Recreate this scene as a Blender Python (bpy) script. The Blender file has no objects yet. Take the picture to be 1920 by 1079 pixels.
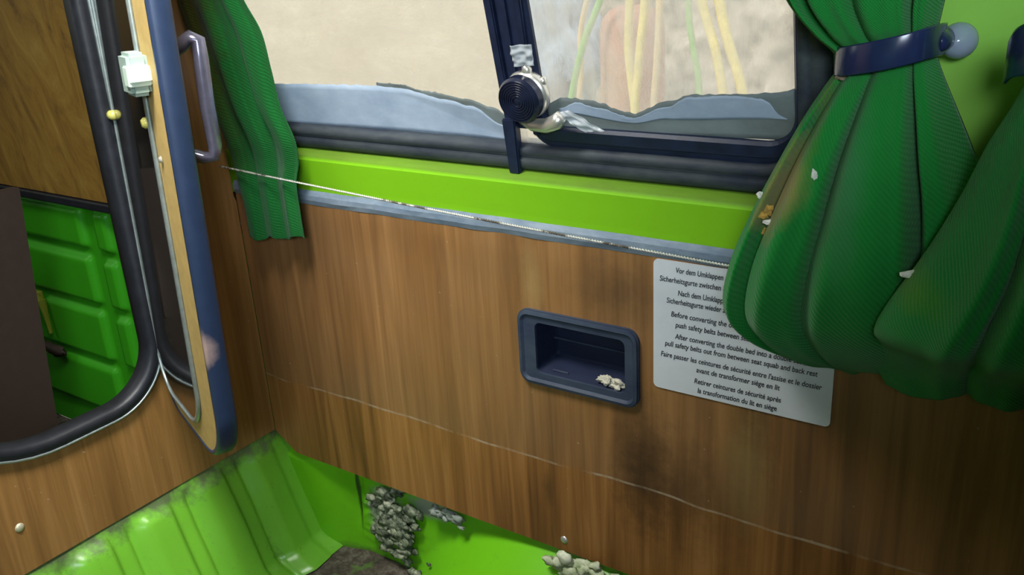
import bpy, bmesh, math, random
from mathutils import Vector, Matrix, noise
random.seed(7)
S = bpy.context.scene
COL = S.collection
PI = math.pi

# ------------------------------------------------------------------ camera
F = 1694.0
RX = Vector((0.82547, 0.156726, -0.542251))      # world x axis seen in camera axes (right, down, forward)
RY = Vector((0.561694, -0.322832, 0.76176))
RZ = Vector((-0.0556685, -0.93339, -0.354521))
CAM = Vector((0, -0.85, 0))
cd = bpy.data.cameras.new('camera'); cam = bpy.data.objects.new('camera', cd); COL.objects.link(cam)
cd.sensor_width = 36; cd.lens = F * 36 / 1920; cd.clip_start = 0.02; cd.clip_end = 60
m = Matrix(((RX[0], -RX[1], -RX[2]), (RY[0], -RY[1], -RY[2]), (RZ[0], -RZ[1], -RZ[2]))).to_4x4()
m.translation = CAM
cam.matrix_world = m
S.camera = cam

# ------------------------------------------------------------------ world, lights, exposure
S.view_settings.view_transform = 'Standard'; S.view_settings.look = 'None'
S.view_settings.gamma = 1; S.view_settings.use_curve_mapping = False
S.view_settings.exposure = 0.0
try:
    S.cycles.use_denoising = True
except Exception:
    pass
w = bpy.data.worlds.new('sky'); S.world = w; w.use_nodes = True
w.node_tree.nodes['Background'].inputs[0].default_value = (0.90, 0.95, 1.0, 1)
w.node_tree.nodes['Background'].inputs[1].default_value = 1.5

def area(name, loc, target, sx, sy, power, color):
    l = bpy.data.lights.new(name, 'AREA'); l.shape = 'RECTANGLE'; l.size = sx; l.size_y = sy
    l.energy = power; l.color = color
    o = bpy.data.objects.new(name, l); COL.objects.link(o); o.location = loc
    o.rotation_euler = (Vector(target) - Vector(loc)).to_track_quat('-Z', 'Y').to_euler()
    return o
area('side_door_daylight', (0.42, -1.55, 0.34), (-0.75, 0, -0.5), 0.5, 0.30, 24, (0.74, 0.87, 1.0))
area('overhead_fill', (-0.75, -0.47, 0.40), (-1.02, -0.30, -0.75), 0.32, 0.24, 9, (0.98, 0.98, 0.92)).data.spread = math.radians(110)  # added soft overhead fill for ribs and floor; the ceiling above is closed
area('rear_window_daylight', (-2.3, -0.6, 0.15), (-1.7, 0.03, -0.5), 0.5, 0.4, 2.0, (0.95, 1.0, 0.85))
sd = bpy.data.lights.new('sun', 'SUN'); sd.energy = 3.5; sd.angle = 0.2; sd.color = (1, 0.95, 0.86)
so = bpy.data.objects.new('sun', sd); COL.objects.link(so)
so.rotation_euler = (Vector((0.25, 0.9, -0.75))).to_track_quat('-Z', 'Y').to_euler()   # falls from behind the van onto the bank outside

# ------------------------------------------------------------------ helpers
def R(px, py):
    v = Vector((px - 960, py - 539.5, F))
    return Vector((RX.dot(v), RY.dot(v), RZ.dot(v)))
def at(px, py, ax, val):
    """the point of the plane (axis ax = val) behind a place in the photograph"""
    r = R(px, py); return CAM + r * ((val - CAM[ax]) / r[ax])
def aty(px, py, y): return at(px, py, 1, y)

def link(name, bm, mat, parent=None, smooth=False):
    me = bpy.data.meshes.new(name)
    bmesh.ops.recalc_face_normals(bm, faces=bm.faces)
    if smooth:
        for f in bm.faces: f.smooth = True
    bm.to_mesh(me); bm.free()
    me.materials.append(mat)
    o = bpy.data.objects.new(name, me); COL.objects.link(o)
    if parent is not None: o.parent = parent
    return o
def tag(o, label=None, cat=None, group=None, kind=None):
    if label: o['label'] = label
    if cat: o['category'] = cat
    if group: o['group'] = group
    if kind: o['kind'] = kind
    return o
def empty(name, loc=(0, 0, 0)):
    o = bpy.data.objects.new(name, None); COL.objects.link(o); o.location = loc
    o.empty_display_size = 0.02
    return o
def adopt(o, parent):
    """parent o, keeping its world place (parents are unrotated empties)"""
    o.parent = parent; o.matrix_parent_inverse = Matrix.Translation(-Vector(parent.location)); return o
def box(bm, a, b, bev=0.0):
    vs = [bm.verts.new((x, y, z)) for x in (a[0], b[0]) for y in (a[1], b[1]) for z in (a[2], b[2])]
    fs = [bm.faces.new([vs[i] for i in q]) for q in ((0,1,3,2),(4,6,7,5),(0,4,5,1),(2,3,7,6),(0,2,6,4),(1,5,7,3))]
    if bev > 0:
        es = list({e for f in fs for e in f.edges})
        bmesh.ops.bevel(bm, geom=es, offset=bev, segments=3, affect='EDGES', profile=0.5)
def rrect(x0, x1, y0, y1, r, n=8):
    rs = r if isinstance(r, (list, tuple)) else (r,) * 4
    out = []
    for (cx, cy, a0, q) in ((x1, y1, 0, 0), (x0, y1, 90, 1), (x0, y0, 180, 2), (x1, y0, 270, 3)):
        rr = rs[q]
        ox = cx - rr if cx == x1 else cx + rr
        oy = cy - rr if cy == y1 else cy + rr
        for i in range(n + 1):
            a = math.radians(a0 + 90 * i / n)
            out.append((ox + rr * math.cos(a), oy + rr * math.sin(a)))
    return out
def plate(bm, outer, holes, place, t0, t1):
    """flat sheet with holes; place(u, v, t) -> world; t0 front, t1 back"""
    loops = []
    eds = []
    for lp in [outer] + holes:
        vs = [bm.verts.new(place(u, v, t0)) for u, v in lp]
        loops.append(vs)
        eds += [bm.edges.new((vs[i], vs[(i + 1) % len(vs)])) for i in range(len(vs))]
    r = bmesh.ops.triangle_fill(bm, use_beauty=True, use_dissolve=False, edges=eds)
    faces = [g for g in r['geom'] if isinstance(g, bmesh.types.BMFace)]
    if t1 == t0: return
    mp = {}
    for lp, vs in zip([outer] + holes, loops):
        for (u, v), a in zip(lp, vs): mp[a] = bm.verts.new(place(u, v, t1))
    for f in faces: bm.faces.new([mp[v] for v in reversed(f.verts)])
    for vs in loops:
        for i in range(len(vs)):
            a, b = vs[i], vs[(i + 1) % len(vs)]
            bm.faces.new((a, b, mp[b], mp[a]))
def ring(bm, path, place, prof, closed=True, inward=None):
    """sweep profile [(s, t)] along closed 2D path; s = offset outwards in plane, t = depth"""
    n = len(path); rows = []
    for i, (u, v) in enumerate(path):
        p, q = path[i - 1], path[(i + 1) % n]
        dx, dy = q[0] - p[0], q[1] - p[1]; L = math.hypot(dx, dy) or 1
        nx, ny = dy / L, -dx / L
        rows.append([bm.verts.new(place(u + nx * s, v + ny * s, t)) for s, t in prof])
    k = len(prof)
    for i in range(n):
        a, b = rows[i], rows[(i + 1) % n]
        for j in range(k):
            bm.faces.new((a[j], b[j], b[(j + 1) % k], a[(j + 1) % k]))
def tube(bm, pts, r, n=10, cap=True, flat=None):
    pts = [Vector(p) for p in pts]; rows = []; up = None
    for i, p in enumerate(pts):
        d = (pts[min(i + 1, len(pts) - 1)] - pts[max(i - 1, 0)]).normalized()
        if up is None:
            up = d.cross(Vector((0.3, 0.2, 1))).normalized()
        up = (up - d * up.dot(d)).normalized(); sd_ = d.cross(up)
        rr = r[i] if isinstance(r, (list, tuple)) else r
        fl = flat or (1, 1)
        rows.append([bm.verts.new(p + up * (rr * fl[0] * math.cos(2 * PI * j / n)) + sd_ * (rr * fl[1] * math.sin(2 * PI * j / n))) for j in range(n)])
    for a, b in zip(rows, rows[1:]):
        for j in range(n): bm.faces.new((a[j], a[(j + 1) % n], b[(j + 1) % n], b[j]))
    if cap:
        bm.faces.new(rows[0]); bm.faces.new(list(reversed(rows[-1])))
def lathe(bm, prof, M, n=32):
    rows = []
    for r, h in prof:
        if r < 1e-6: rows.append([bm.verts.new(M @ Vector((0, 0, h)))])
        else: rows.append([bm.verts.new(M @ Vector((r * math.cos(2 * PI * j / n), r * math.sin(2 * PI * j / n), h))) for j in range(n)])
    for a, b in zip(rows, rows[1:]):
        for j in range(n):
            k = (j + 1) % n
            if len(a) == 1: bm.faces.new((a[0], b[j], b[k]))
            elif len(b) == 1: bm.faces.new((a[j], b[0], a[k]))
            else: bm.faces.new((a[j], b[j], b[k], a[k]))
def field(bm, nu, nv, fn, uvs=None):
    g = [[bm.verts.new(fn(i / nu, j / nv)) for i in range(nu + 1)] for j in range(nv + 1)]
    lay = bm.loops.layers.uv.new('UVMap') if uvs else None
    for j in range(nv):
        for i in range(nu):
            f = bm.faces.new((g[j][i], g[j][i + 1], g[j + 1][i + 1], g[j + 1][i]))
            if lay:
                for lp, (a, b) in zip(f.loops, ((i, j), (i + 1, j), (i + 1, j + 1), (i, j + 1))):
                    lp[lay].uv = uvs(a / nu, b / nv)
    return g
def lump(bm, c, rad, seed, amp=0.35, freq=None, sub=3):
    r = bmesh.ops.create_icosphere(bm, subdivisions=sub, radius=1)
    freq = freq or 1.6
    for v in r['verts']:
        d = v.co.copy()
        k = 1 + amp * noise.noise(d * freq + Vector((seed, seed * 2, 0))) + amp * 0.5 * noise.noise(d * freq * 2.7 + Vector((0, seed, 3)))
        v.co = Vector(c) + Vector((d.x * rad[0], d.y * rad[1], d.z * rad[2])) * k
def catmull(rows, t):
    n = len(rows) - 1; x = t * n; i = min(int(x), n - 1); f = x - i
    p = [rows[max(0, min(n, i + k))] for k in (-1, 0, 1, 2)]
    return [0.5 * (2 * b + (c - a) * f + (2 * a - 5 * b + 4 * c - d) * f * f + (3 * b - a - 3 * c + d) * f ** 3) for a, b, c, d in zip(*p)]
def sstep(a, b, x):
    t = max(0.0, min(1.0, (x - a) / (b - a))); return t * t * (3 - 2 * t)

# ------------------------------------------------------------------ materials
class NT:
    def __init__(s, name):
        s.m = bpy.data.materials.new(name); s.m.use_nodes = True
        s.t = s.m.node_tree; s.b = s.t.nodes['Principled BSDF']; s.out = s.t.nodes['Material Output']
        s.tc = s.t.nodes.new('ShaderNodeTexCoord')
    def n(s, kind, **kw):
        nd = s.t.nodes.new(kind)
        for k, v in kw.items(): setattr(nd, k, v)
        return nd
    def l(s, a, b): s.t.links.new(a, b)
    def map(s, scale, src='Object', loc=(0, 0, 0), rot=(0, 0, 0)):
        mp = s.n('ShaderNodeMapping'); mp.inputs['Scale'].default_value = scale
        mp.inputs['Location'].default_value = loc; mp.inputs['Rotation'].default_value = rot
        s.l(s.tc.outputs[src], mp.inputs[0]); return mp.outputs[0]
    def noise(s, vec, scale, detail=4, rough=0.55, dist=0):
        nd = s.n('ShaderNodeTexNoise'); nd.inputs['Scale'].default_value = scale; nd.inputs['Detail'].default_value = detail
        nd.inputs['Roughness'].default_value = rough; nd.inputs['Distortion'].default_value = dist
        s.l(vec, nd.inputs['Vector']); return nd.outputs['Fac']
    def ramp(s, fac, stops):
        r = s.n('ShaderNodeValToRGB'); e = r.color_ramp.elements
        while len(e) < len(stops): e.new(0.5)
        for el, (p, c) in zip(e, stops):
            el.position = p; el.color = (*c, 1) if len(c) == 3 else c
        s.l(fac, r.inputs[0]); return r.outputs[0]
    def mix(s, fac, a, b, blend='MIX'):
        mx = s.n('ShaderNodeMix', data_type='RGBA', blend_type=blend)
        for sock, v in ((mx.inputs[0], fac), (mx.inputs[6], a), (mx.inputs[7], b)):
            if hasattr(v, 'links'): s.l(v, sock)
            elif isinstance(v, (int, float)): sock.default_value = v
            else: sock.default_value = (*v, 1)
        return mx.outputs[2]
    def math(s, op, a, b=0.0, c=None):
        mt = s.n('ShaderNodeMath', operation=op)
        for i, v in enumerate((a, b, c)):
            if v is None: continue
            if hasattr(v, 'links'): s.l(v, mt.inputs[i])
            else: mt.inputs[i].default_value = v
        return mt.outputs[0]
    def xyz(s, src='Object'):
        sp = s.n('ShaderNodeSeparateXYZ'); s.l(s.tc.outputs[src], sp.inputs[0]); return sp.outputs
    def bump(s, h, strength=0.3, dist=0.002):
        b = s.n('ShaderNodeBump'); b.inputs['Strength'].default_value = strength; b.inputs['Distance'].default_value = dist
        s.l(h, b.inputs['Height']); s.l(b.outputs[0], s.b.inputs['Normal'])
    def base(s, c):
        if hasattr(c, 'links'): s.l(c, s.b.inputs['Base Color'])
        else: s.b.inputs['Base Color'].default_value = (*c, 1)
    def rough(s, r, spec=None, metal=None):
        if hasattr(r, 'links'): s.l(r, s.b.inputs['Roughness'])
        else: s.b.inputs['Roughness'].default_value = r
        if spec is not None: s.b.inputs['Specular IOR Level'].default_value = spec
        if metal is not None: s.b.inputs['Metallic'].default_value = metal
    def blob(s, cx, cy, cz, rx, ry, rz, soft=0.6, wob=0.0):
        """mask, 1 inside an ellipsoid of the object's own space"""
        mp = s.map((1 / rx, 1 / ry, 1 / rz), loc=(-cx / rx, -cy / ry, -cz / rz))
        ln = s.n('ShaderNodeVectorMath', operation='LENGTH'); s.l(mp, ln.inputs[0])
        v = ln.outputs['Value']
        if wob:
            nz = s.noise(s.map((1, 1, 1)), 45, 5, 0.7)
            v = s.math('ADD', v, s.math('MULTIPLY', s.math('SUBTRACT', nz, 0.5), wob))
        mr = s.n('ShaderNodeMapRange'); mr.inputs['From Min'].default_value = 1.0; mr.inputs['From Max'].default_value = 1 - soft
        s.l(v, mr.inputs['Value']); return mr.outputs[0]

def plain(name, c, rough=0.5, metal=0.0, spec=0.5, var=0.12, scale=60, bump=0.0):
    t = NT(name)
    nz = t.noise(t.map((1, 1, 1)), scale, 5, 0.65)
    t.base(t.ramp(nz, [(0.3, tuple(x * (1 - var) for x in c)), (0.7, tuple(min(1, x * (1 + var)) for x in c))]))
    t.rough(rough, spec, metal)
    if bump: t.bump(nz, bump)
    return t.m

def wood_mat(name, axis='x', tone=((0.085, 0.037, 0.011), (0.26, 0.115, 0.032), (0.42, 0.205, 0.068)), stains=True, low=True):
    t = NT(name)
    sc = (1, 1, 0.045)
    g1 = t.noise(t.map(sc), 46, 6, 0.6, 0.6)
    g2 = t.noise(t.map((1, 1, 0.02)), 260, 3, 0.7)
    big = t.noise(t.map((1, 1, 0.22)), 7, 3, 0.5, 0.4)
    f = t.math('ADD', t.math('MULTIPLY', g1, 0.55), t.math('MULTIPLY', big, 0.45))
    c = t.ramp(f, [(0.34, tone[0]), (0.5, tone[1]), (0.66, tone[2])])
    c = t.mix(t.math('MULTIPLY', t.ramp(g2, [(0.45, (0, 0, 0)), (0.62, (1, 1, 1))]), 0.22), c, tuple(x * 0.45 for x in tone[1]), 'MIX')
    o = t.xyz()
    if low:
        # above the old fold line the veneer is greyer with wear, below it is fresher orange
        nz = t.noise(t.map((1, 1, 1)), 9, 4, 0.6)
        hi = t.n('ShaderNodeMapRange'); hi.inputs['From Min'].default_value = -0.634; hi.inputs['From Max'].default_value = -0.626
        t.l(o[2], hi.inputs['Value'])
        c = t.mix(t.math('MULTIPLY', hi.outputs[0], t.math('MULTIPLY', nz, 0.55)), c, (0.19, 0.125, 0.072))
    if stains:
        dark = t.blob(-0.43, 0, -0.60, 0.05, 1, 0.12, 0.9, 0.9)
        c = t.mix(t.math('MULTIPLY', dark, 0.75), c, (0.028, 0.014, 0.007))
        dark2 = t.blob(-0.455, 0, -0.375, 0.07, 1, 0.05, 0.9, 1.1)
        c = t.mix(t.math('MULTIPLY', dark2, 0.5), c, (0.05, 0.03, 0.02))
        dark3 = t.blob(-0.37, 0, -0.62, 0.10, 1, 0.10, 0.9, 1.1)
        c = t.mix(t.math('MULTIPLY', dark3, 0.5), c, (0.03, 0.016, 0.008))
        yel = t.blob(-0.30, 0, -0.56, 0.035, 1, 0.10, 0.9, 1.6)
        c = t.mix(t.math('MULTIPLY', yel, 0.45), c, (0.30, 0.22, 0.08))
        pale = t.blob(-0.575, 0, -0.385, 0.02, 1, 0.06, 0.9, 0.8)
        c = t.mix(t.math('MULTIPLY', pale, 0.4), c, (0.42, 0.30, 0.12))
        dr = t.blob(-0.565, 0, -0.675, 0.012, 1, 0.035, 0.8, 0.9)
        c = t.mix(t.math('MULTIPLY', dr, 0.6), c, (0.07, 0.035, 0.012))
        line = t.math('COMPARE', t.math('ADD', o[2], t.math('MULTIPLY', t.math('SUBTRACT', t.noise(t.map((1, 1, 1)), 6, 2, 0.5), 0.5), 0.02)), -0.630, 0.0016)
        brk = t.ramp(t.noise(t.map((1, 1, 1)), 16, 4, 0.7), [(0.40, (0, 0, 0)), (0.6, (1, 1, 1))])
        c = t.mix(t.math('MULTIPLY', t.math('MULTIPLY', line, brk), 0.6), c, (0.45, 0.37, 0.27))
    sp = t.ramp(t.noise(t.map((1, 1, 1)), 150, 2, 0.5), [(0.73, (0, 0, 0)), (0.77, (1, 1, 1))])
    c = t.mix(t.math('MULTIPLY', sp, 0.5), c, (0.45, 0.38, 0.28))
    t.base(c); t.rough(0.42, 0.4)
    t.bump(g2, 0.12, 0.0006)
    return t.m

def green_paint(name, base=(0.20, 0.55, 0.02), dirt=0.25, rough=0.35, mask=None, grime=(0.10, 0.10, 0.05)):
    t = NT(name)
    nz = t.noise(t.map((1, 1, 1)), 22, 6, 0.7)
    c = t.mix(t.math('MULTIPLY', nz, 0.35), base, tuple(x * 0.72 for x in base))
    spot = t.ramp(t.noise(t.map((1, 1, 1)), 75, 5, 0.75), [(0.60, (0, 0, 0)), (0.72, (1, 1, 1))])
    c = t.mix(t.math('MULTIPLY', spot, dirt), c, grime)
    if mask: c = mask(t, c)
    t.base(c); t.rough(rough, 0.5)
    t.bump(t.noise(t.map((1, 1, 1)), 40, 3, 0.5), 0.12, 0.002)
    return t.m

def fabric_mat(name, c1, c2, transl=0.35, weave=900, olive=None, stain=None):
    t = NT(name)
    uv = t.tc.outputs['UV']
    def wave(rot, sc):
        mp = t.n('ShaderNodeMapping'); mp.inputs['Rotation'].default_value = (0, 0, rot); t.l(uv, mp.inputs[0])
        wv = t.n('ShaderNodeTexWave'); wv.inputs['Scale'].default_value = sc; wv.inputs['Distortion'].default_value = 1.2
        wv.inputs['Detail'].default_value = 1; wv.inputs['Detail Scale'].default_value = 1.5
        t.l(mp.outputs[0], wv.inputs['Vector']); return wv.outputs['Fac']
    a = wave(1.02, weave / 13); b = wave(1.02 + PI / 2, weave / 9)
    h = t.math('MULTIPLY', a, t.math('ADD', t.math('MULTIPLY', b, 0.4), 0.6))
    nz = t.noise(t.map((1, 1, 1)), 14, 5, 0.6)
    c = t.mix(nz, c1, c2)
    c = t.mix(t.math('MULTIPLY', h, 0.32), c, tuple(min(1, x * 2.0 + 0.02) for x in c1))
    if olive:
        for (cx, cy, cz, rx, ry, rz, k, colr) in olive:
            c = t.mix(t.math('MULTIPLY', t.blob(cx, cy, cz, rx, ry, rz, 0.8, 0.9), k), c, colr)
    t.base(c); t.rough(0.95, 0.1)
    t.b.inputs['Sheen Weight'].default_value = 0.25
    bp = t.n('ShaderNodeBump'); bp.inputs['Strength'].default_value = 0.5; bp.inputs['Distance'].default_value = 0.0014
    t.l(h, bp.inputs['Height']); t.l(bp.outputs[0], t.b.inputs['Normal'])
    tr = t.n('ShaderNodeBsdfTranslucent'); t.l(c, tr.inputs[0])
    ms = t.n('ShaderNodeMixShader'); ms.inputs[0].default_value = transl
    t.l(t.b.outputs[0], ms.inputs[1]); t.l(tr.outputs[0], ms.inputs[2]); t.l(ms.outputs[0], t.out.inputs[0])
    return t.m

M = {}
M['wood_side'] = wood_mat('teak_veneer_worn')
M['wood_cabinet'] = wood_mat('teak_veneer_cabinet', tone=((0.14, 0.066, 0.020), (0.28, 0.14, 0.042), (0.38, 0.205, 0.075)), stains=False, low=False)
M['wood_dark'] = plain('dark_brown_board', (0.035, 0.02, 0.014), 0.7)
M['rubber'] = plain('black_rubber', (0.010, 0.011, 0.016), 0.5, var=0.35, bump=0.2)
def dusty(name, c, d, amt):
    t = NT(name); nz = t.noise(t.map((0.4, 1, 1)), 30, 6, 0.7)
    t.base(t.mix(t.math('MULTIPLY', t.ramp(nz, [(0.35, (0, 0, 0)), (0.75, (1, 1, 1))]), amt), c, d)); t.rough(0.6, 0.35); t.bump(nz, 0.15); return t.m
M['seal'] = dusty('dusty_window_rubber', (0.022, 0.028, 0.045), (0.10, 0.115, 0.11), 0.7)
M['navy'] = plain('blue_black_frame', (0.011, 0.018, 0.048), 0.38, var=0.3)
M['knob'] = plain('dark_grooved_knob', (0.010, 0.014, 0.035), 0.25, var=0.15)
M['navy_gloss'] = plain('blue_black_plastic', (0.018, 0.028, 0.085), 0.2, var=0.15)
def mk_trim():
    t = NT('blue_black_door_trim'); nz = t.noise(t.map((1, 1, 1)), 60, 5, 0.65)
    c = t.mix(nz, (0.012, 0.022, 0.052), (0.022, 0.038, 0.085))
    chip = t.blob(-0.862, -0.255, -0.425, 0.011, 0.03, 0.034, 0.5, 0.5)
    t.base(t.mix(chip, c, (0.36, 0.25, 0.22))); t.rough(0.38); return t.m
M['trim_blue'] = None
M['gold'] = plain('tan_board', (0.44, 0.30, 0.10), 0.6, var=0.12)
M['alu'] = plain('grey_metal_trim', (0.35, 0.40, 0.40), 0.35, metal=0.7, var=0.2)
M['chrome'] = plain('chrome', (0.80, 0.77, 0.70), 0.30, metal=0.75, var=0.08)
M['strip'] = dusty('oxidised_metal_strip', (0.13, 0.18, 0.25), (0.50, 0.56, 0.62), 0.5)
M['latch'] = plain('pale_green_plastic', (0.55, 0.68, 0.58), 0.35, var=0.05)
M['latch_body'] = plain('grey_green_plastic', (0.30, 0.40, 0.35), 0.35, var=0.08)
M['plum'] = plain('plum_handle', (0.19, 0.18, 0.25), 0.22, metal=0.6, var=0.15)
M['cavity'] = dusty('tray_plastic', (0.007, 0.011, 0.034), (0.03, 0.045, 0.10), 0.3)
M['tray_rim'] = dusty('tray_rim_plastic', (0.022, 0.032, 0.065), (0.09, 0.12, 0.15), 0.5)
M['paper'] = plain('pale_scrap', (0.50, 0.47, 0.38), 0.8, var=0.3, scale=300)
M['screw'] = plain('screw_head', (0.55, 0.50, 0.36), 0.4, metal=0.4)
M['clip'] = plain('yellow_clear_clip', (0.50, 0.46, 0.12), 0.15)
M['ink'] = plain('black_print', (0.02, 0.02, 0.025), 0.6)
M['plaque'] = plain('white_plastic_card', (0.60, 0.63, 0.68), 0.35, var=0.03)
M['lint'] = plain('lint', (0.72, 0.70, 0.64), 0.9)
M['crumb'] = plain('orange_crumb', (0.62, 0.36, 0.07), 0.9, var=0.3)
M['ochre'] = None

def mk_ochre():
    t = NT('ochre_board')
    nz = t.noise(t.map((1, 1, 0.35), rot=(0, 0.5, 0)), 17, 7, 0.75, 0.8)
    c = t.ramp(nz, [(0.30, (0.10, 0.045, 0.006)), (0.52, (0.30, 0.155, 0.02)), (0.75, (0.42, 0.26, 0.05))])
    t.base(c); t.rough(0.7); t.bump(nz, 0.3); return t.m
M['ochre'] = mk_ochre()

def side_mask(t, c):
    n1 = t.noise(t.map((1, 1, 1)), 60, 6, 0.8)
    ru = t.ramp(n1, [(0.38, (0.055, 0.05, 0.045)), (0.50, (0.30, 0.31, 0.25)), (0.62, (0.62, 0.60, 0.50))])
    c = t.mix(t.blob(-0.895, 0.02, -0.845, 0.050, 1, 0.060, 0.35, 0.9), c, ru)
    c = t.mix(t.blob(-0.80, 0.02, -0.80, 0.05, 1, 0.022, 0.5, 0.9), c, (0.30, 0.33, 0.28))
    c = t.mix(t.math('MULTIPLY', t.blob(-0.96, 0.02, -0.945, 0.16, 1, 0.022, 0.7, 0.9), 0.8), c, (0.05, 0.045, 0.03))
    seam = t.blob(-0.957, 0.02, -0.83, 0.0045, 1, 0.08, 0.5, 0.2)
    return t.mix(t.math('MULTIPLY', seam, 0.9), c, (0.012, 0.03, 0.008))
M['side_green'] = green_paint('green_inner_skin', (0.15, 0.50, 0.008), 0.25, 0.4, side_mask)
def rib_mask(t, c):
    o = t.xyz()
    top = t.n('ShaderNodeMapRange'); top.inputs['From Min'].default_value = -0.765; top.inputs['From Max'].default_value = -0.735
    t.l(t.math('ADD', o[2], t.math('MULTIPLY', t.math('SUBTRACT', t.noise(t.map((1, 1, 1)), 28, 4, 0.7), 0.5), 0.10)), top.inputs['Value'])
    c = t.mix(t.math('MULTIPLY', top.outputs[0], 0.85), c, (0.075, 0.072, 0.055))
    ch = t.ramp(t.noise(t.map((1, 1, 1), loc=(3, 1, 2)), 13, 5, 0.7), [(0.60, (0, 0, 0)), (0.68, (1, 1, 1))])
    return t.mix(t.math('MULTIPLY', ch, 0.55), c, (0.06, 0.065, 0.045))
M['rib_green'] = green_paint('green_ribbed_metal', (0.17, 0.47, 0.035), 0.4, 0.3, rib_mask)
def sill_mask(t, c):
    o = t.xyz()
    band = t.n('ShaderNodeMapRange'); band.inputs['From Min'].default_value = -0.2605; band.inputs['From Max'].default_value = -0.257
    t.l(o[2], band.inputs['Value'])
    nz = t.noise(t.map((0.3, 1, 1)), 30, 5, 0.7)
    return t.mix(t.math('MULTIPLY', band.outputs[0], t.math('ADD', t.math('MULTIPLY', nz, 0.6), 0.35)), c, (0.11, 0.15, 0.03))
M['sill_green'] = green_paint('lime_green_sill', (0.22, 0.54, 0.012), 0.08, 0.4, sill_mask)
M['body_green'] = green_paint('lime_green_body', (0.34, 0.70, 0.10), 0.05, 0.4)
M['deep_green'] = green_paint('green_pressed_metal', (0.04, 0.35, 0.008), 0.25, 0.4)

def mk_floor():
    t = NT('rusty_floor')
    n1 = t.noise(t.map((1, 1, 1)), 38, 8, 0.8)
    n2 = t.noise(t.map((1, 1, 1), loc=(4, 4, 0)), 9, 4, 0.6)
    c = t.ramp(n1, [(0.35, (0.020, 0.014, 0.010)), (0.52, (0.085, 0.065, 0.048)), (0.68, (0.22, 0.20, 0.16))])
    c = t.mix(t.ramp(n2, [(0.62, (0, 0, 0)), (0.70, (1, 1, 1))]), c, (0.10, 0.26, 0.02))
    t.base(c); t.rough(0.9); t.bump(n1, 0.8, 0.006); return t.m
M['floor'] = mk_floor()

CURT1, CURT2 = (0.012, 0.225, 0.034), (0.022, 0.35, 0.058)
M['curtain_l'] = fabric_mat('green_curtain_cloth_left', (0.012, 0.17, 0.03), (0.02, 0.24, 0.05), 0.4, 1000,
                            olive=[(-1.072, -0.04, -0.05, 0.075, 1, 0.32, 0.9, (0.085, 0.075, 0.012))])
M['curtain_m'] = fabric_mat('green_curtain_cloth_tied', CURT1, CURT2, 0.3, 1000,
                            olive=[(*aty(1500, 315, -.10), 0.022, 1, 0.036, 1.0, (0.36, 0.33, 0.09)), (*aty(1470, 355, -.11), 0.023, 1, 0.032, 1.0, (0.38, 0.32, 0.10)), (*aty(1440, 400, -.11), 0.018, 1, 0.028, 1.0, (0.36, 0.32, 0.10)), (-0.215, -0.08, -0.14, 0.010, 1, 0.05, 0.5, (0.18, 0.22, 0.03)),
                                   (-0.18, -0.1, -0.20, 0.02, 1, 0.08, 0.35, (0.14, 0.28, 0.18))])
M['curtain_r'] = fabric_mat('green_curtain_cloth_right', CURT1, CURT2, 0.3, 1000,
                            olive=[(-0.13, -0.19, -0.25, 0.05, 1, 0.02, 0.7, (0.12, 0.34, 0.01))])

def mk_mirror():
    t = NT('dark_mirror'); t.base((0.22, 0.21, 0.20)); t.rough(0.06, 0.5, 0.95); return t.m
M['mirror'] = mk_mirror()

def mk_glass(name, dust, col, streak):
    t = NT(name)
    tr = t.n('ShaderNodeBsdfTransparent'); tr.inputs[0].default_value = (0.96, 0.97, 0.97, 1)
    df = t.n('ShaderNodeBsdfTranslucent'); df.inputs[0].default_value = (*col, 1)
    gl = t.n('ShaderNodeBsdfGlossy'); gl.inputs['Roughness'].default_value = 0.05; gl.inputs[0].default_value = (1, 1, 1, 1)
    nz = t.noise(t.map(streak), 26, 6, 0.7, 0.5)
    mr = t.n('ShaderNodeMapRange'); mr.inputs['From Min'].default_value = 0.3; mr.inputs['From Max'].default_value = 0.75
    mr.inputs['To Min'].default_value = dust * 0.5; mr.inputs['To Max'].default_value = dust * 1.4; t.l(nz, mr.inputs['Value'])
    m1 = t.n('ShaderNodeMixShader'); t.l(mr.outputs[0], m1.inputs[0]); t.l(tr.outputs[0], m1.inputs[1]); t.l(df.outputs[0], m1.inputs[2])
    m2 = t.n('ShaderNodeMixShader'); m2.inputs[0].default_value = 0.03; t.l(m1.outputs[0], m2.inputs[1]); t.l(gl.outputs[0], m2.inputs[2])
    t.l(m2.outputs[0], t.out.inputs[0]); return t.m
M['glass_l'] = mk_glass('dusty_glass', 0.45, (0.78, 0.72, 0.60), (0.35, 1, 1))
M['glass_r'] = mk_glass('streaked_glass', 0.42, (0.80, 0.76, 0.66), (2.2, 1, 0.5))
def mk_film():
    t = NT('grey_blue_film')
    nz = t.noise(t.map((0.5, 1, 1)), 24, 6, 0.7)
    c = t.ramp(nz, [(0.3, (0.42, 0.52, 0.66)), (0.7, (0.62, 0.72, 0.84))])
    t.base(c); t.rough(0.6)
    tr = t.n('ShaderNodeBsdfTranslucent'); t.l(c, tr.inputs[0])
    ms = t.n('ShaderNodeMixShader'); ms.inputs[0].default_value = 0.45
    t.l(t.b.outputs[0], ms.inputs[1]); t.l(tr.outputs[0], ms.inputs[2]); t.l(ms.outputs[0], t.out.inputs[0]); return t.m
M['film'] = mk_film()
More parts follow.
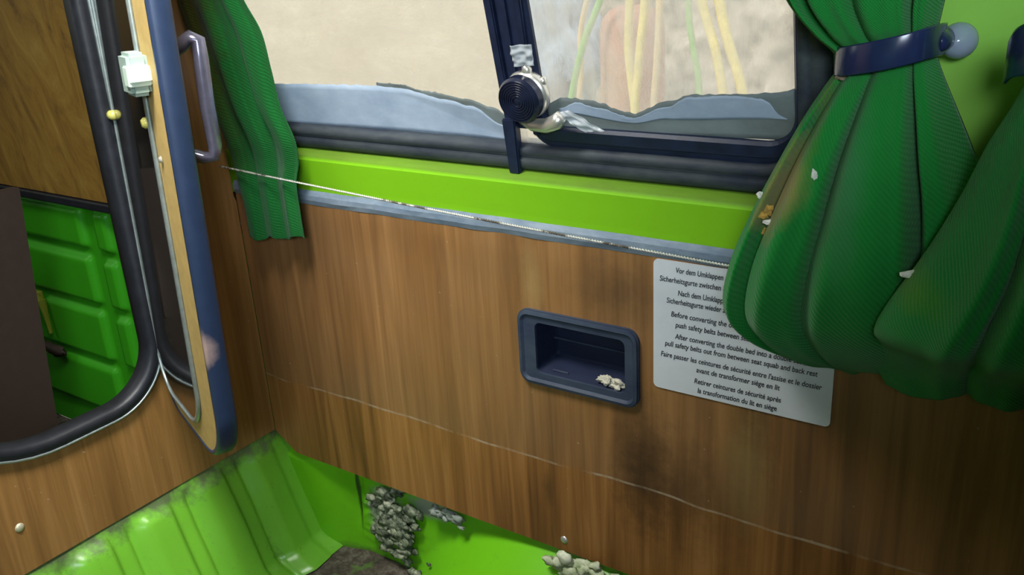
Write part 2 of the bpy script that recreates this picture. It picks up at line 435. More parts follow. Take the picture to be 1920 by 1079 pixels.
def mk_film2():
    t = NT('grey_green_grime')
    nz = t.noise(t.map((0.5, 1, 1)), 20, 5, 0.6)
    c = t.ramp(nz, [(0.3, (0.20, 0.23, 0.22)), (0.7, (0.34, 0.40, 0.42))])
    t.base(c); t.rough(0.7)
    tr = t.n('ShaderNodeBsdfTranslucent'); t.l(c, tr.inputs[0])
    ms = t.n('ShaderNodeMixShader'); ms.inputs[0].default_value = 0.5
    t.l(t.b.outputs[0], ms.inputs[1]); t.l(tr.outputs[0], ms.inputs[2]); t.l(ms.outputs[0], t.out.inputs[0]); return t.m
M['grime'] = mk_film2()
def mk_tape():
    t = NT('clear_tape')
    tr = t.n('ShaderNodeBsdfTransparent'); tr.inputs[0].default_value = (0.9, 0.93, 0.95, 1)
    t.base((0.75, 0.78, 0.82)); t.rough(0.12, 1.0)
    ms = t.n('ShaderNodeMixShader'); ms.inputs[0].default_value = 0.5
    t.l(tr.outputs[0], ms.inputs[1]); t.l(t.b.outputs[0], ms.inputs[2]); t.l(ms.outputs[0], t.out.inputs[0]); return t.m
M['tape'] = mk_tape()
def mk_clear():
    t = NT('cloudy_clear_plastic')
    tr = t.n('ShaderNodeBsdfTransparent'); tr.inputs[0].default_value = (0.75, 0.82, 0.85, 1)
    t.base((0.45, 0.52, 0.66)); t.rough(0.15, 0.8)
    ms = t.n('ShaderNodeMixShader'); ms.inputs[0].default_value = 0.65
    t.l(tr.outputs[0], ms.inputs[1]); t.l(t.b.outputs[0], ms.inputs[2]); t.l(ms.outputs[0], t.out.inputs[0]); return t.m
M['clear'] = mk_clear()

M['trim_blue'] = mk_trim()

# ------------------------------------------------------------------ window geometry
LEAN = math.radians(13)
WO = Vector((0, 0.02, -0.24)); WU = Vector((0, -math.sin(LEAN), math.cos(LEAN))); WN = Vector((0, math.cos(LEAN), math.sin(LEAN)))
def WP(x, w_, o=0.0): return Vector((x, 0, 0)) + WO + WU * w_ + WN * o
def atw(px, py, o=0.0):
    r = R(px, py); p = WO + WN * o
    q = CAM + r * ((p - CAM).dot(WN) / r.dot(WN)); return q.x, (q - WO).dot(WU)
XC = -1.106                                      # face of the cabinet
WX0, WX1, WW0, WW1 = -1.070, -0.262, 0.022, 0.40   # daylight opening of the window

# wall: leaning body metal with the window hole
bm = bmesh.new()
plate(bm, [(-2.42, -0.012), (1.32, -0.012), (1.32, 0.64), (-2.42, 0.64)], [rrect(WX0 - 0.02, WX1 + 0.02, WW0 - 0.022, WW1 + 0.02, 0.045)],
      lambda u, v, t: WP(u, v, t), 0.0, 0.012)
wall = link('wall_right', bm, M['body_green']); tag(wall, kind='structure')
# the sill under the window: a profile swept along the wall
prof = [(0.0145, -0.250), (0.008, -0.2525), (-0.001, -0.2565), (-0.003, -0.262), (-0.0005, -0.280), (0.002, -0.300), (0.004, -0.326), (0.012, -0.33), (0.030, -0.33), (0.030, -0.245)]
bm = bmesh.new()
NX = 60
rows = [[bm.verts.new((-1.12 + 2.42 * i / NX, y, z)) for y, z in prof] for i in range(NX + 1)]
for a, b in zip(rows, rows[1:]):
    for j in range(len(prof)):
        bm.faces.new((a[j], a[(j + 1) % len(prof)], b[(j + 1) % len(prof)], b[j]))
for rr in (rows[0], rows[-1]): bm.faces.new(rr)
o = link('trim_1', bm, M['sill_green'], smooth=False); tag(o, kind='structure')

# window: panes, rubber seal, divider, sliding frame
win = empty('window_1', (-0.67, 0.02, -0.24)); tag(win, kind='structure')
bm = bmesh.new()
path = rrect(WX0, WX1, WW0, WW1, 0.04)
ring(bm, path, WP, [(0.030, 0.002), (0.030, -0.006), (0.024, -0.011), (0.014, -0.012), (0.011, -0.008), (0.008, -0.011), (0.001, -0.010), (-0.002, -0.004), (-0.002, 0.014), (0.03, 0.014)])
adopt(link('rubber_seal', bm, M['seal'], smooth=True), win)
bm = bmesh.new()
plate(bm, rrect(WX0 - 0.002, -0.585, WW0 - 0.004, WW1 + 0.002, [0.005, 0.03, 0.03, 0.005]), [], WP, 0.006, 0.009)
adopt(link('glass_pane', bm, M['glass_l']), win)
bm = bmesh.new()
plate(bm, rrect(-0.600, WX1 + 0.002, WW0 - 0.002, WW1 + 0.002, [0.03, 0.005, 0.005, 0.03]), [], WP, 0.001, 0.004)
adopt(link('glass_pane', bm, M['glass_r']), win)
# sliding pane frame (right)
bm = bmesh.new()
ring(bm, rrect(-0.545, WX1 - 0.004, WW0 + 0.027, WW1 - 0.012, [0.02, 0.004, 0.004, 0.028]), WP, [(0.026, 0.0), (0.026, -0.002), (0.016, -0.002), (0.016, -0.007), (0.003, -0.008), (0.0, -0.004), (0.0, 0.0)])
adopt(link('sliding_frame', bm, M['navy'], smooth=False), win)
# divider: three channels, tapering foot
bm = bmesh.new()
def bar_w(bm, x0a, x1a, w0, x0b, x1b, w1, o0, o1, bev=0.0015):
    vs = [bm.verts.new(WP(x, w_, o)) for (x, w_) in ((x0a, w0), (x1a, w0), (x1b, w1), (x0b, w1)) for o in (o0, o1)]
    f = [bm.faces.new([vs[i] for i in q]) for q in ((0, 2, 4, 6), (1, 7, 5, 3), (0, 1, 3, 2), (2, 3, 5, 4), (4, 5, 7, 6), (6, 7, 1, 0))]
    if bev: bmesh.ops.bevel(bm, geom=list({e for q in f for e in q.edges}), offset=bev, segments=2, affect='EDGES')
bar_w(bm, -0.599, -0.588, 0.03, -0.594, -0.583, WW1, -0.012, 0.0)
bar_w(bm, -0.563, -0.555, 0.040, -0.549, -0.541, WW1, -0.012, 0.0)
bar_w(bm, -0.588, -0.563, 0.045, -0.583, -0.549, WW1, -0.007, 0.0)
bar_w(bm, -0.5745, -0.5725, 0.10, -0.5665, -0.5645, WW1, -0.010, 0.0, 0)
bar_w(bm, -0.604, -0.589, -0.010, -0.600, -0.582, 0.06, -0.016, -0.004)
adopt(link('window_divider', bm, M['navy']), win)
# peeled grey film along the foot of each pane
def film(pts_top, pts_bot, o, name, mat, jit=0.0012, seed=1):
    n = 90
    def samp(p, t):
        xs = [q[0] for q in p]; x = xs[0] + (xs[-1] - xs[0]) * t
        for a, b in zip(p, p[1:]):
            if a[0] <= x <= b[0]:
                f = (x - a[0]) / (b[0] - a[0] + 1e-9); f = f * f * (3 - 2 * f); return x, a[1] + (b[1] - a[1]) * f
        return x, p[-1][1]
    bm = bmesh.new()
    def fn(u, v):
        xt, wt = samp(pts_top, u); xb, wb = samp(pts_bot, u)
        wt += jit * noise.noise(Vector((u * 40, seed, 0))) * 1.5
        x = xb + (xt - xb) * v; w_ = wb + (wt - wb) * v
        return WP(x, w_, o - 0.0012 * max(0, noise.noise(Vector((u * 14, v * 2, seed)))) * v)
    field(bm, n, 8, fn)
    ob = link(name, bm, mat, smooth=True)
    sm = ob.modifiers.new('thick', 'SOLIDIFY'); sm.thickness = 0.0004
    return adopt(ob, win)
film([(-1.08, .079), (-0.80, .084), (-0.76, .082), (-0.694, .071), (-0.655, .064), (-0.617, .044), (-0.60, .034)], [(-1.08, .02), (-0.60, .024)], 0.0045, 'grey_film', M['film'], 0.0012, 1)
film([(-0.80, .088), (-0.765, .0875), (-0.72, .080), (-0.66, .0725), (-0.625, .064), (-0.60, .050)], [(-0.80, .080), (-0.60, .03)], 0.0052, 'grime_band', M['grime'], 0.001, 5)
film([(-0.545, .075), (-0.52, .083), (-0.49, .081), (-0.44, .069), (-0.395, .085), (-0.369, .093), (-0.314, .0955), (-0.290, .098), (-0.265, .102)], [(-0.545, .04), (-0.265, .05)], 0.0, 'grime_band', M['grime'], 0.0014, 9)
film([(-0.530, .070), (-0.505, .078), (-0.48, .073), (-0.44, .064), (-0.40, .078), (-0.372, .0905), (-0.325, .0935), (-0.300, .092), (-0.275, .0725)], [(-0.530, .066), (-0.44, .058), (-0.40, .065), (-0.275, .072)], -0.0008, 'grey_film', M['film'], 0.001, 3)

# window catch: knob, metal body, lever, tapes
kx, kw = atw(970, 191, -0.032)
catch = empty('window_catch', tuple(WP(kx, kw, -0.008)))
tag(catch, 'round black grooved knob with chrome lever on the window divider', 'window catch')
Mk = Matrix.Translation(WP(kx, kw, 0)) @ Matrix(((1, 0, 0), (0, WU.y, -WN.y), (0, WU.z, -WN.z))).to_4x4()
prof = [(0, 0.012), (0.018, 0.012), (0.0245, 0.015), (0.0262, 0.020), (0.0262, 0.029), (0.0242, 0.0325)]
r = 0.0235
while r > 0.004:
    prof += [(r, 0.0335), (r - 0.0008, 0.0335), (r - 0.0011, 0.0322), (r - 0.0019, 0.0322)]; r -= 0.0028
prof += [(0.002, 0.0335), (0, 0.0335)]
bm = bmesh.new(); lathe(bm, prof, Mk, 48)
adopt(link('knob', bm, M['knob'], smooth=False), catch)
bm = bmesh.new(); lathe(bm, [(0, 0.004), (0.020, 0.004), (0.0265, 0.008), (0.0275, 0.013), (0.0255, 0.019), (0, 0.019)], Mk @ Matrix.Translation((0.0015, 0.001, 0)), 48)
lx = [(kx + 0.004, kw + 0.016), (kx + 0.006, kw + 0.030), (kx + 0.004, kw + 0.035)]
tube(bm, [WP(x, w_, -0.012) for x, w_ in lx], [0.006, 0.006, 0.004], 10)
tube(bm, [WP(kx + 0.018, kw + 0.010, -0.010), WP(kx + 0.024, kw + 0.017, -0.011), WP(kx + 0.0245, kw + 0.021, -0.011)], [0.006, 0.005, 0.003], 10)
adopt(link('metal_body', bm, M['chrome'], smooth=True), catch)
def wpx(px, py, o): x, w_ = atw(px, py, o); return WP(x, w_, o)
bm = bmesh.new()
tube(bm, [wpx(978, 222, -0.014), wpx(1000, 234, -0.016), wpx(1025, 236, -0.018), wpx(1045, 228, -0.02), wpx(1052, 217, -0.02)], [0.006, 0.0075, 0.0085, 0.009, 0.0065], 14)
adopt(link('lever', bm, M['chrome'], smooth=True), catch)
def strip_tape(pts, name, o, label, rip=0.004):
    bm = bmesh.new(); q = [atw(px, py, o) for px, py in pts]
    def fn(u, v):
        x = (q[0][0] * (1 - u) + q[1][0] * u) * (1 - v) + (q[3][0] * (1 - u) + q[2][0] * u) * v
        w_ = (q[0][1] * (1 - u) + q[1][1] * u) * (1 - v) + (q[3][1] * (1 - u) + q[2][1] * u) * v
        return WP(x, w_, o - rip * (noise.noise(Vector((u * 3, v * 4, px_seed))) + 0.5))
    px_seed = pts[0][0]
    field(bm, 16, 16, fn)
    ob = link(name, bm, M['tape'], smooth=True); sm = ob.modifiers.new('thick', 'SOLIDIFY'); sm.thickness = 0.0003
    tag(ob, label, 'tape'); return ob
strip_tape([(957, 84), (998, 82), (1003, 122), (965, 124)], 'clear_tape', -0.016, 'piece of clear shiny tape stuck on the window divider above the knob')
strip_tape([(1040, 212), (1068, 205), (1136, 244), (1100, 247)], 'clear_tape', -0.014, 'crumpled clear tape beside the chrome lever at the foot of the window', 0.005)

# ------------------------------------------------------------------ wood side panel with the hole for the tray
panel = empty('side_panel', (-0.5, 0, -0.765)); tag(panel, 'teak veneer side wall panel below the window with a dark water stain', 'wall panel')
TX0, TX1, TZ0, TZ1 = -0.576, -0.446, -0.505, -0.430
bm = bmesh.new()
plate(bm, [(-1.1055, -0.326), (-1.1055, -0.735), (-1.062, -0.765), (1.28, -0.765), (1.28, -0.326)], [rrect(TX0, TX1, TZ0, TZ1, 0.012)],
      lambda u, v, t: Vector((u, t, v)), 0.0, 0.006)
adopt(link('veneer_board', bm, M['wood_side']), panel)
bm = bmesh.new()
def stripf(u, v):
    x = -1.104 + 2.38 * u
    k = v * 3
    y = [-0.0005, -0.0035, -0.0035, 0.0][min(3, int(round(k)))]
    z = -0.327 + 0.021 * v + 0.0012 * noise.noise(Vector((x * 14, v, 0)))
    return Vector((x, y - 0.0012 * noise.noise(Vector((x * 22, v * 3, 4))), z))
field(bm, 160, 3, stripf)
ob = link('edge_strip', bm, M['strip']); sm = ob.modifiers.new('thick', 'SOLIDIFY'); sm.thickness = 0.0012
tag(ob, 'scratched grey-blue metal edge strip'); adopt(ob, panel)
for (px, py) in ((1058, 1013), (1490, 1010)):
    p = aty(px, py, 0.0)
    if px < 1100:
        bm = bmesh.new(); lathe(bm, [(0, 0.0025), (0.003, 0.0022), (0.0055, 0.0008), (0.006, -0.001)], Matrix.Translation(p) @ Matrix.Rotation(PI / 2, 4, 'X'), 16)
        adopt(link('screw_head', bm, plain('steel_screw', (0.5, 0.5, 0.5), 0.35, metal=0.7), smooth=True), panel)

# recessed tray
tray = empty('recessed_tray', (-0.512, 0.0, -0.505)); tag(tray, 'dark blue-black plastic recessed tray set in the veneer side panel', 'tray')
bm = bmesh.new()
PXZ = lambda u, v, t: Vector((u, t, v))
plate(bm, rrect(-0.597, -0.430, -0.5195, -0.4185, 0.016), [rrect(TX0 + 0.004, TX1 - 0.002, TZ0 + 0.002, TZ1 - 0.004, 0.008)], PXZ, -0.004, 0.0)
ring(bm, rrect(-0.5955, -0.4315, -0.518, -0.420, 0.015), PXZ, [(0.0, -0.001), (0.0, -0.0065), (-0.004, -0.0075), (-0.007, -0.004), (-0.007, -0.001)])
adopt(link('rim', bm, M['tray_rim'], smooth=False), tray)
bm = bmesh.new()
hole = rrect(TX0 + 0.003, TX1 - 0.001, TZ0 + 0.001, TZ1 - 0.003, 0.009, 6)
back = rrect(TX0 + 0.010, TX1 - 0.010, TZ0 + 0.014, TZ1 - 0.008, 0.004, 6)
rings_ = []
for k, (fac, y) in enumerate(((0, -0.003), (0.35, 0.012), (0.8, 0.036), (1.0, 0.040))):
    rings_.append([bm.verts.new((a[0] + (b[0] - a[0]) * fac, y, a[1] + (b[1] - a[1]) * fac)) for a, b in zip(hole, back)])
for a, b in zip(rings_, rings_[1:]):
    for i in range(len(a)): bm.faces.new((a[i], b[i], b[(i + 1) % len(a)], a[(i + 1) % len(a)]))
bm.faces.new(rings_[-1])
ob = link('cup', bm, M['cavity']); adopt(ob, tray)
bm = bmesh.new(); box(bm, (-0.555, 0.006, TZ0 + 0.004), (-0.532, 0.009, TZ0 + 0.006), 0.0008); box(bm, (-0.570, 0.033, -0.470), (-0.452, 0.037, -0.468), 0.0008)
adopt(link('moulded_rib', bm, M['tray_rim']), tray)
for k, (px, py, rr, lab) in enumerate(((1136, 712, (0.010, 0.006, 0.005), 'pointed pale scrap of rubbish lying in the recessed tray, nearer its middle'), (1158, 722, (0.010, 0.005, 0.006), 'curled pale scrap of rubbish in the recessed tray by its right end'))):
    p = aty(px, py, 0.004); bm = bmesh.new()
    lump(bm, (p.x, p.y, p.z), rr, 3.3 + k * 4, 0.9, 1.8)
    tag(link('rubbish_scrap', bm, M['paper']), lab, 'scrap', 'rubbish scraps in the tray')

# instruction card with its lettering
card = empty('instruction_card', (-0.312, -0.0015, -0.484)); tag(card, 'white plastic instruction card with black print on the veneer, half behind the tied curtain', 'sign')
bm = bmesh.new(); plate(bm, rrect(-0.4125, -0.2125, -0.4845, -0.3285, 0.006), [], PXZ, -0.0015, 0.0)
adopt(link('card', bm, M['plaque']), card)
LINES = [("Vor dem Umklappen der Sitzbank in ein Doppelbett die", -0.339, 0.145), ("Sicherheitsgurte zwischen Sitzbank und R\u00fcckenlehne durchstecken", -0.351, 0.183),
         ("Nach dem Umklappen des Doppelbettes zur Sitzbank", -0.365, 0.140), ("Sicherheitsgurte wieder zwischen Sitz und Lehne herausziehen", -0.3755, 0.166),
         ("Before converting the double seat into a double bed,", -0.391, 0.155), ("push safety belts between seat squab and back rest", -0.403, 0.145),
         ("After converting the double bed into a double seat,", -0.417, 0.145), ("pull safety belts out from between seat squab and back rest", -0.4275, 0.170),
         ("Faire passer les ceintures de s\u00e9curit\u00e9 entre l'assise et le dossier", -0.4415, 0.180), ("avant de transformer si\u00e8ge en lit", -0.4525, 0.094),
         ("Retirer ceintures de s\u00e9curit\u00e9 apr\u00e8s", -0.4665, 0.098), ("la transformation du lit en si\u00e8ge", -0.4775, 0.090)]
bmT = bmesh.new()
for s_, z, wd in LINES:
    cu = bpy.data.curves.new('t', 'FONT'); cu.body = s_; cu.size = 0.0088; cu.align_x = 'CENTER'; cu.offset = 0.00015; cu.shear = 0.15
    to = bpy.data.objects.new('t', cu); COL.objects.link(to)
    bpy.context.view_layer.update()
    me = bpy.data.meshes.new_from_object(to.evaluated_get(bpy.context.evaluated_depsgraph_get()))
    xs = [v.co.x for v in me.vertices]; k = wd / (max(xs) - min(xs))
    for v in me.vertices:
        v.co = Vector((-0.3135 + v.co.x * k, -0.0018, z - 0.002 + v.co.y))
    bmT.from_mesh(me); bpy.data.objects.remove(to); bpy.data.meshes.remove(me)
adopt(link('lettering', bmT, M['ink']), card)

# ------------------------------------------------------------------ curtain wire
bm = bmesh.new()
A, B = aty(412, 312, -0.045), aty(1382, 497, -0.045)
d = (B - A); far = A + d * 1.3
pts = []; N = 1500
for i in range(N + 1):
    t = i / N; p = A + (far - A) * t; p.z -= 0.004 * math.sin(PI * t)
    ph = t * 2 * PI * 300; pts.append(p + Vector((0, math.cos(ph), math.sin(ph))) * 0.0006)
tube(bm, pts, 0.0011, 5)
wr = NT('worn_spring_wire'); nzz = wr.noise(wr.map((1, 1, 1)), 26, 4, 0.7)
wr.base(wr.ramp(nzz, [(0.42, (0.10, 0.08, 0.06)), (0.5, (0.62, 0.60, 0.54))])); wr.rough(0.4, 0.5, 0.3)
wire = link('curtain_wire', bm, wr.m, smooth=True); tag(wire, 'thin pale sprung curtain wire stretched across the side wall under the window', 'wire')

# ------------------------------------------------------------------ curtains
def curtain(name, rows, mat, label, nf, ph=0.0, nu=150, nv=140, width=0.5, height=0.5, seed=0, wander=0.8, xmin=None, sharp=0.35):
    """rows: (pxL, pyL, pxR, pyR, y, depth, fold) from top to hem"""
    bm = bmesh.new()
    def fn(u, v):
        a = catmull(rows, v)
        L = aty(a[0], a[1], a[4]); Rr = aty(a[2], a[3], a[4])
        c = math.sin(PI * u)
        uu = u + 0.012 * wander * math.sin(v * 5 + u * 9 + seed)
        if sharp > 0.4: uu += 0.075 * math.sin(2 * PI * 1.3 * u + seed) + 0.03 * math.sin(2 * PI * 2.9 * u + 1.3 * v + seed * 2)
        p = L.lerp(Rr, u)
        e = min(1, 8 * u, 8 * (1 - u))
        s = math.sin(2 * PI * nf * uu + ph + 0.6 * math.sin(v * 3 + seed))
        if sharp > 0.4: s = 2.0 * abs(math.sin(PI * nf * uu + ph / 2 + 0.5 * math.sin(v * 3 + seed))) ** 0.75 - 1.2
        s2 = math.sin(2 * PI * nf * 2.3 * uu + 1.7 * ph + v * 4 + seed)
        fold = ((s if sharp > 0.4 else math.copysign(abs(s) ** (1 - sharp), s)) * 0.85 + 0.16 * s2) * a[6] * (0.3 + 0.7 * e)
        fold += a[6] * 0.8 * noise.noise(Vector((u * 3.1, v * 2.3, seed)))
        y = a[4] - a[5] * max(0, c) ** 0.55 - fold
        x = p.x
        if xmin is not None: x = max(x, xmin)
        hem = 0.004 * sstep(0.93, 1.0, v) * math.sin(2 * PI * 2.2 * u + seed)
        return Vector((x, y, p.z + hem))
    field(bm, nu, nv, fn, lambda u, v: (u * width, v * height))
    root = empty(name); tag(root, label, 'curtain')
    b = bm
    ob = link('cloth', b, mat, root, smooth=True)
    sm = ob.modifiers.new('thick', 'SOLIDIFY'); sm.thickness = 0.0012; sm.offset = 0
    return root, ob
curtain('curtain', [(322, -70, 425, -70, -.060, .0, .006), (332, 0, 456, 0, -.056, .0, .006), (350, 60, 488, 60, -.052, .0, .006), (375, 130, 505, 130, -.047, .0, .007),
                    (400, 200, 522, 200, -.042, .0, .007), (425, 262, 549, 262, -.036, 0, .006), (438, 300, 557, 305, -.031, 0, .005), (450, 345, 553, 345, -.032, 0, .006), (462, 400, 562, 400, -.033, 0, .006), (470, 446, 571, 447, -.031, 0, .007)],
        M['curtain_l'], 'narrow green curtain hanging at the left end of the window beside the cabinet', 2.6, 0.8, 110, 120, 0.16, 0.42, 2, xmin=-1.101)
midc, midm = curtain('curtain', [(1440, -90, 1800, -90, -.055, .04, 0.0160), (1480, 0, 1774, -10, -.055, .045, 0.0144), (1528, 62, 1762, 40, -.055, .04, 0.0096), (1566, 100, 1752, 72, -.055, .028, 0.0048), (1569, 130, 1755, 98, -.055, .028, 0.0048),
                     (1545, 165, 1768, 140, -.055, .040, 0.0096), (1505, 225, 1790, 200, -.055, .055, 0.0160), (1462, 300, 1815, 270, -.055, .07, 0.0208), (1415, 390, 1845, 360, -.055, .08, 0.0224), (1376, 480, 1862, 460, -.055, .085, 0.0208),
                     (1362, 560, 1850, 560, -.050, .075, 0.0176), (1400, 615, 1810, 630, -.042, .055, 0.0128), (1470, 655, 1740, 680, -.03, .03, 0.0080), (1530, 676, 1700, 700, -.02, .01, 0.0048)],
        M['curtain_m'], 'green curtain gathered by a blue band, bulging over the instruction card', 3.6, 1.5, 260, 170, 0.42, 0.5, 5, sharp=0.5)
curtain('curtain', [(1975, 40, 2140, 20, -0.125, .03, 0.0064), (1935, 130, 2120, 110, -0.125, .03, 0.0064), (1905, 190, 2140, 170, -0.125, .045, 0.0128), (1850, 275, 2180, 260, -0.130, .06, 0.0160), (1800, 370, 2230, 370, -0.140, .07, 0.0192), (1738, 470, 2260, 490, -0.150, .08, 0.0192),
                    (1668, 565, 2260, 600, -0.155, .08, 0.0160), (1642, 612, 2250, 655, -0.150, .065, 0.0128), (1650, 640, 2200, 700, -0.115, .03, 0.0096), (1643, 680, 2150, 740, -0.085, .01, 0.0080), (1660, 725, 2100, 800, -0.070, .0, 0.0080)],
        M['curtain_r'], 'second tied green curtain hanging at the right edge of the view', 3.0, 0.4, 260, 170, 0.45, 0.5, 9, sharp=0.5)
# lint flecks and crumbs caught on the tied curtain
def fleck(px, py, y, rad, mat, name, label, cat, seed, group=None):
    bm = bmesh.new(); p = aty(px, py, y); lump(bm, p, rad, seed, 0.9, 1.5, 2)
    tag(link(name, bm, mat), label, cat, group)

# ------------------------------------------------------------------ tie bands
def band(name, pts, hw, label, knobp=None):
    """pts: centre line px,py,y ; hw: half width (m)"""
    root = empty(name); tag(root, label, 'curtain tieback')
    bm = bmesh.new(); P = []
    n = 40
    for i in range(n + 1): P.append(catmull(pts, i / n))
    rows_ = []
    for a in P:
        c = aty(a[0], a[1], a[2]); h = a[3]
        up = Vector((0, 0, 1))
        rows_.append([bm.verts.new(c + up * h * k + Vector((0, -1, 0)) * (0.0012 * (1 - k * k))) for k in (-1, -0.9, -0.5, 0, 0.5, 0.9, 1)])
    for a, b in zip(rows_, rows_[1:]):
        for j in range(6): bm.faces.new((a[j], a[j + 1], b[j + 1], b[j]))
    ob = link('strap', bm, M['navy_gloss'], root, smooth=True)
    sm = ob.modifiers.new('thick', 'SOLIDIFY'); sm.thickness = 0.002
    return root
tb = band('curtain_tieback', [(1600, 108, -.030, .0115), (1572, 116, -.052, .0115), (1566, 116, -.075, .0115), (1590, 114, -.092, .0118), (1650, 104, -.102, .012), (1710, 90, -.098, .012), (1745, 80, -.085, .0122), (1768, 74, -.060, .0125), (1774, 74, -.03, .0125), (1762, 82, -.012, .011)], 0.012,
          'glossy blue-black plastic band around the tied curtain beside the window, with clear ball', )
bm = bmesh.new(); p = aty(1798, 76, -0.028)
lathe(bm, [(0, 0.016)] + [(0.0145 * math.sin(a), 0.0145 * math.cos(a)) for a in [PI * k / 14 for k in range(1, 14)]] + [(0.006, -0.015), (0.006, -0.03), (0, -0.03)], Matrix.Translation(p) @ Matrix.Rotation(PI / 2, 4, 'X'), 28)
ob = link('clear_ball', bm, M['clear'], tb, smooth=True); tag(ob, 'cloudy clear plastic ball')
bm = bmesh.new(); p2 = aty(1762, 78, -0.055)
lathe(bm, [(0, 0.010), (0.005, 0.009), (0.008, 0.005), (0.009, 0), (0.009, -0.03), (0, -0.03)], Matrix.Translation(p2) @ Matrix.Rotation(PI / 2, 4, 'X'), 20)
link('stud', bm, M['navy_gloss'], tb, smooth=True)
rb = band('curtain_tieback', [(1885, 118, -0.110, .015), (1900, 100, -0.125, .017), (1935, 90, -0.143, .018), (1980, 85, -0.160, .016), (2060, 75, -0.165, .012), (2110, 66, -0.145, .012), (2130, 60, -0.105, .012)], 0.013, 'dark plastic curtain band cut off by the right edge of the view')

# ------------------------------------------------------------------ cabinet with opening and open mirror door
cab = empty('cabinet', (XC, -0.45, -0.735)); tag(cab, 'wood veneer cabinet with a round-cornered opening, its mirrored door open', 'cabinet')
PYZ = lambda u, v, t: Vector((XC - t, u, v))
OP = rrect(-0.53, -0.182, -0.577, 0.26, [0.10, 0.10, 0.19, 0.085], 14)
bm = bmesh.new()
plate(bm, [(-0.0008, -0.733), (-0.0008, -0.34), (-0.004, -0.330), (-0.004, -0.262), (0.013, -0.249), (0.018, -0.236), (-0.124, 0.38), (-0.95, 0.38), (-0.95, -0.733)], [OP], PYZ, 0.0, 0.016)
adopt(link('front_panel', bm, M['wood_cabinet']), cab)
bm = bmesh.new()
ring(bm, OP, PYZ, [(0.007, 0.0), (0.007, -0.004), (0.003, -0.008), (-0.006, -0.008), (-0.011, -0.003), (-0.011, 0.020), (-0.006, 0.020), (-0.002, 0.0)])
adopt(link('opening_seal', bm, M['rubber'], smooth=True), cab)
bm = bmesh.new()
ring(bm, OP, PYZ, [(0.0095, -0.0005), (0.0095, -0.0075), (0.0072, -0.0085), (0.0060, -0.0075), (0.006, -0.0005)])
adopt(link('opening_trim', bm, M['alu'], smooth=True), cab)
p = at(37, 990, 0, XC); bm = bmesh.new()
lathe(bm, [(0, 0.003), (0.003, 0.0027), (0.006, 0.0008), (0.0065, -0.001)], Matrix.Translation(p) @ Matrix.Rotation(PI / 2, 4, 'Y'), 16)
adopt(link('screw_cap', bm, M['screw'], smooth=True), cab)
# door, built in its own frame: s along the leaf from the hinge, z up, n from the mirror side to the outer side
DD = Vector((0.934, -0.358, 0)).normalized(); DN = Vector((0.358, 0.934, 0)).normalized(); DH = Vector((XC + 0.004, -0.174, 0))
TH = 0.022
def DP(s, z, n=0.0):
    k = 0.023 * (z + 0.33)                      # the leaf hangs slightly out of true
    return DH + DD * s + DN * (n + k) + Vector((0, 0, z))
door = bpy.data.objects.new('door', None); COL.objects.link(door); adopt(door, cab)
DS1, DZ0, DZ1 = 0.255, -0.585, 0.32
bm = bmesh.new()
dout = rrect(0.0, DS1, DZ0, DZ1, 0.070, 12)
plate(bm, dout, [], DP, 0.0, TH)
dleaf = link('tan_board', bm, M['gold']); dleaf.parent = door
bm = bmesh.new(); plate(bm, rrect(0.004, DS1 - 0.004, DZ0 + 0.004, DZ1 - 0.004, 0.058, 12), [], DP, TH, TH + 0.002)
link('outer_veneer', bm, M['wood_cabinet']).parent = door
bm = bmesh.new(); ring(bm, dout, DP, [(0.0, -0.001), (0.005, -0.001), (0.008, 0.003), (0.0085, TH * 0.5), (0.008, TH - 0.001), (0.005, TH + 0.0025), (-0.004, TH + 0.0025), (-0.004, TH - 0.001), (0.0, TH - 0.001)])
link('edge_trim', bm, M['trim_blue'], smooth=True).parent = door
mout = rrect(0.006, 0.190, -0.562, 0.30, 0.055, 12)
bm = bmesh.new(); plate(bm, mout, [], DP, -0.003, 0.001)
link('mirror', bm, M['mirror']).parent = door
bm = bmesh.new(); ring(bm, mout, DP, [(-0.001, -0.002), (-0.001, -0.0048), (0.003, -0.005), (0.006, -0.003), (0.006, 0.0)])
link('mirror_trim', bm, M['alu'], smooth=True).parent = door
# latch box on the mirror side
def dbox(bm, s0, s1, z0, z1, n0, n1, bev=0.002):
    vs = [bm.verts.new(DP(s, z, n)) for s in (s0, s1) for z in (z0, z1) for n in (n0, n1)]
    f = [bm.faces.new([vs[i] for i in q]) for q in ((0,1,3,2),(4,6,7,5),(0,4,5,1),(2,3,7,6),(0,2,6,4),(1,5,7,3))]
    if bev: bmesh.ops.bevel(bm, geom=list({e for q in f for e in q.edges}), offset=bev, segments=2, affect='EDGES')
bm = bmesh.new(); dbox(bm, 0.182, 0.224, -0.132, -0.086, -0.022, 0.0, 0.004)
link('latch_box', bm, M['latch_body']).parent = door
bm = bmesh.new(); dbox(bm, 0.208, 0.2275, -0.121, -0.099, -0.0245, 0.0, 0.0012); dbox(bm, 0.208, 0.230, -0.1165, -0.103, -0.0235, 0.0, 0.0012)
link('latch_bolt', bm, M['latch']).parent = door
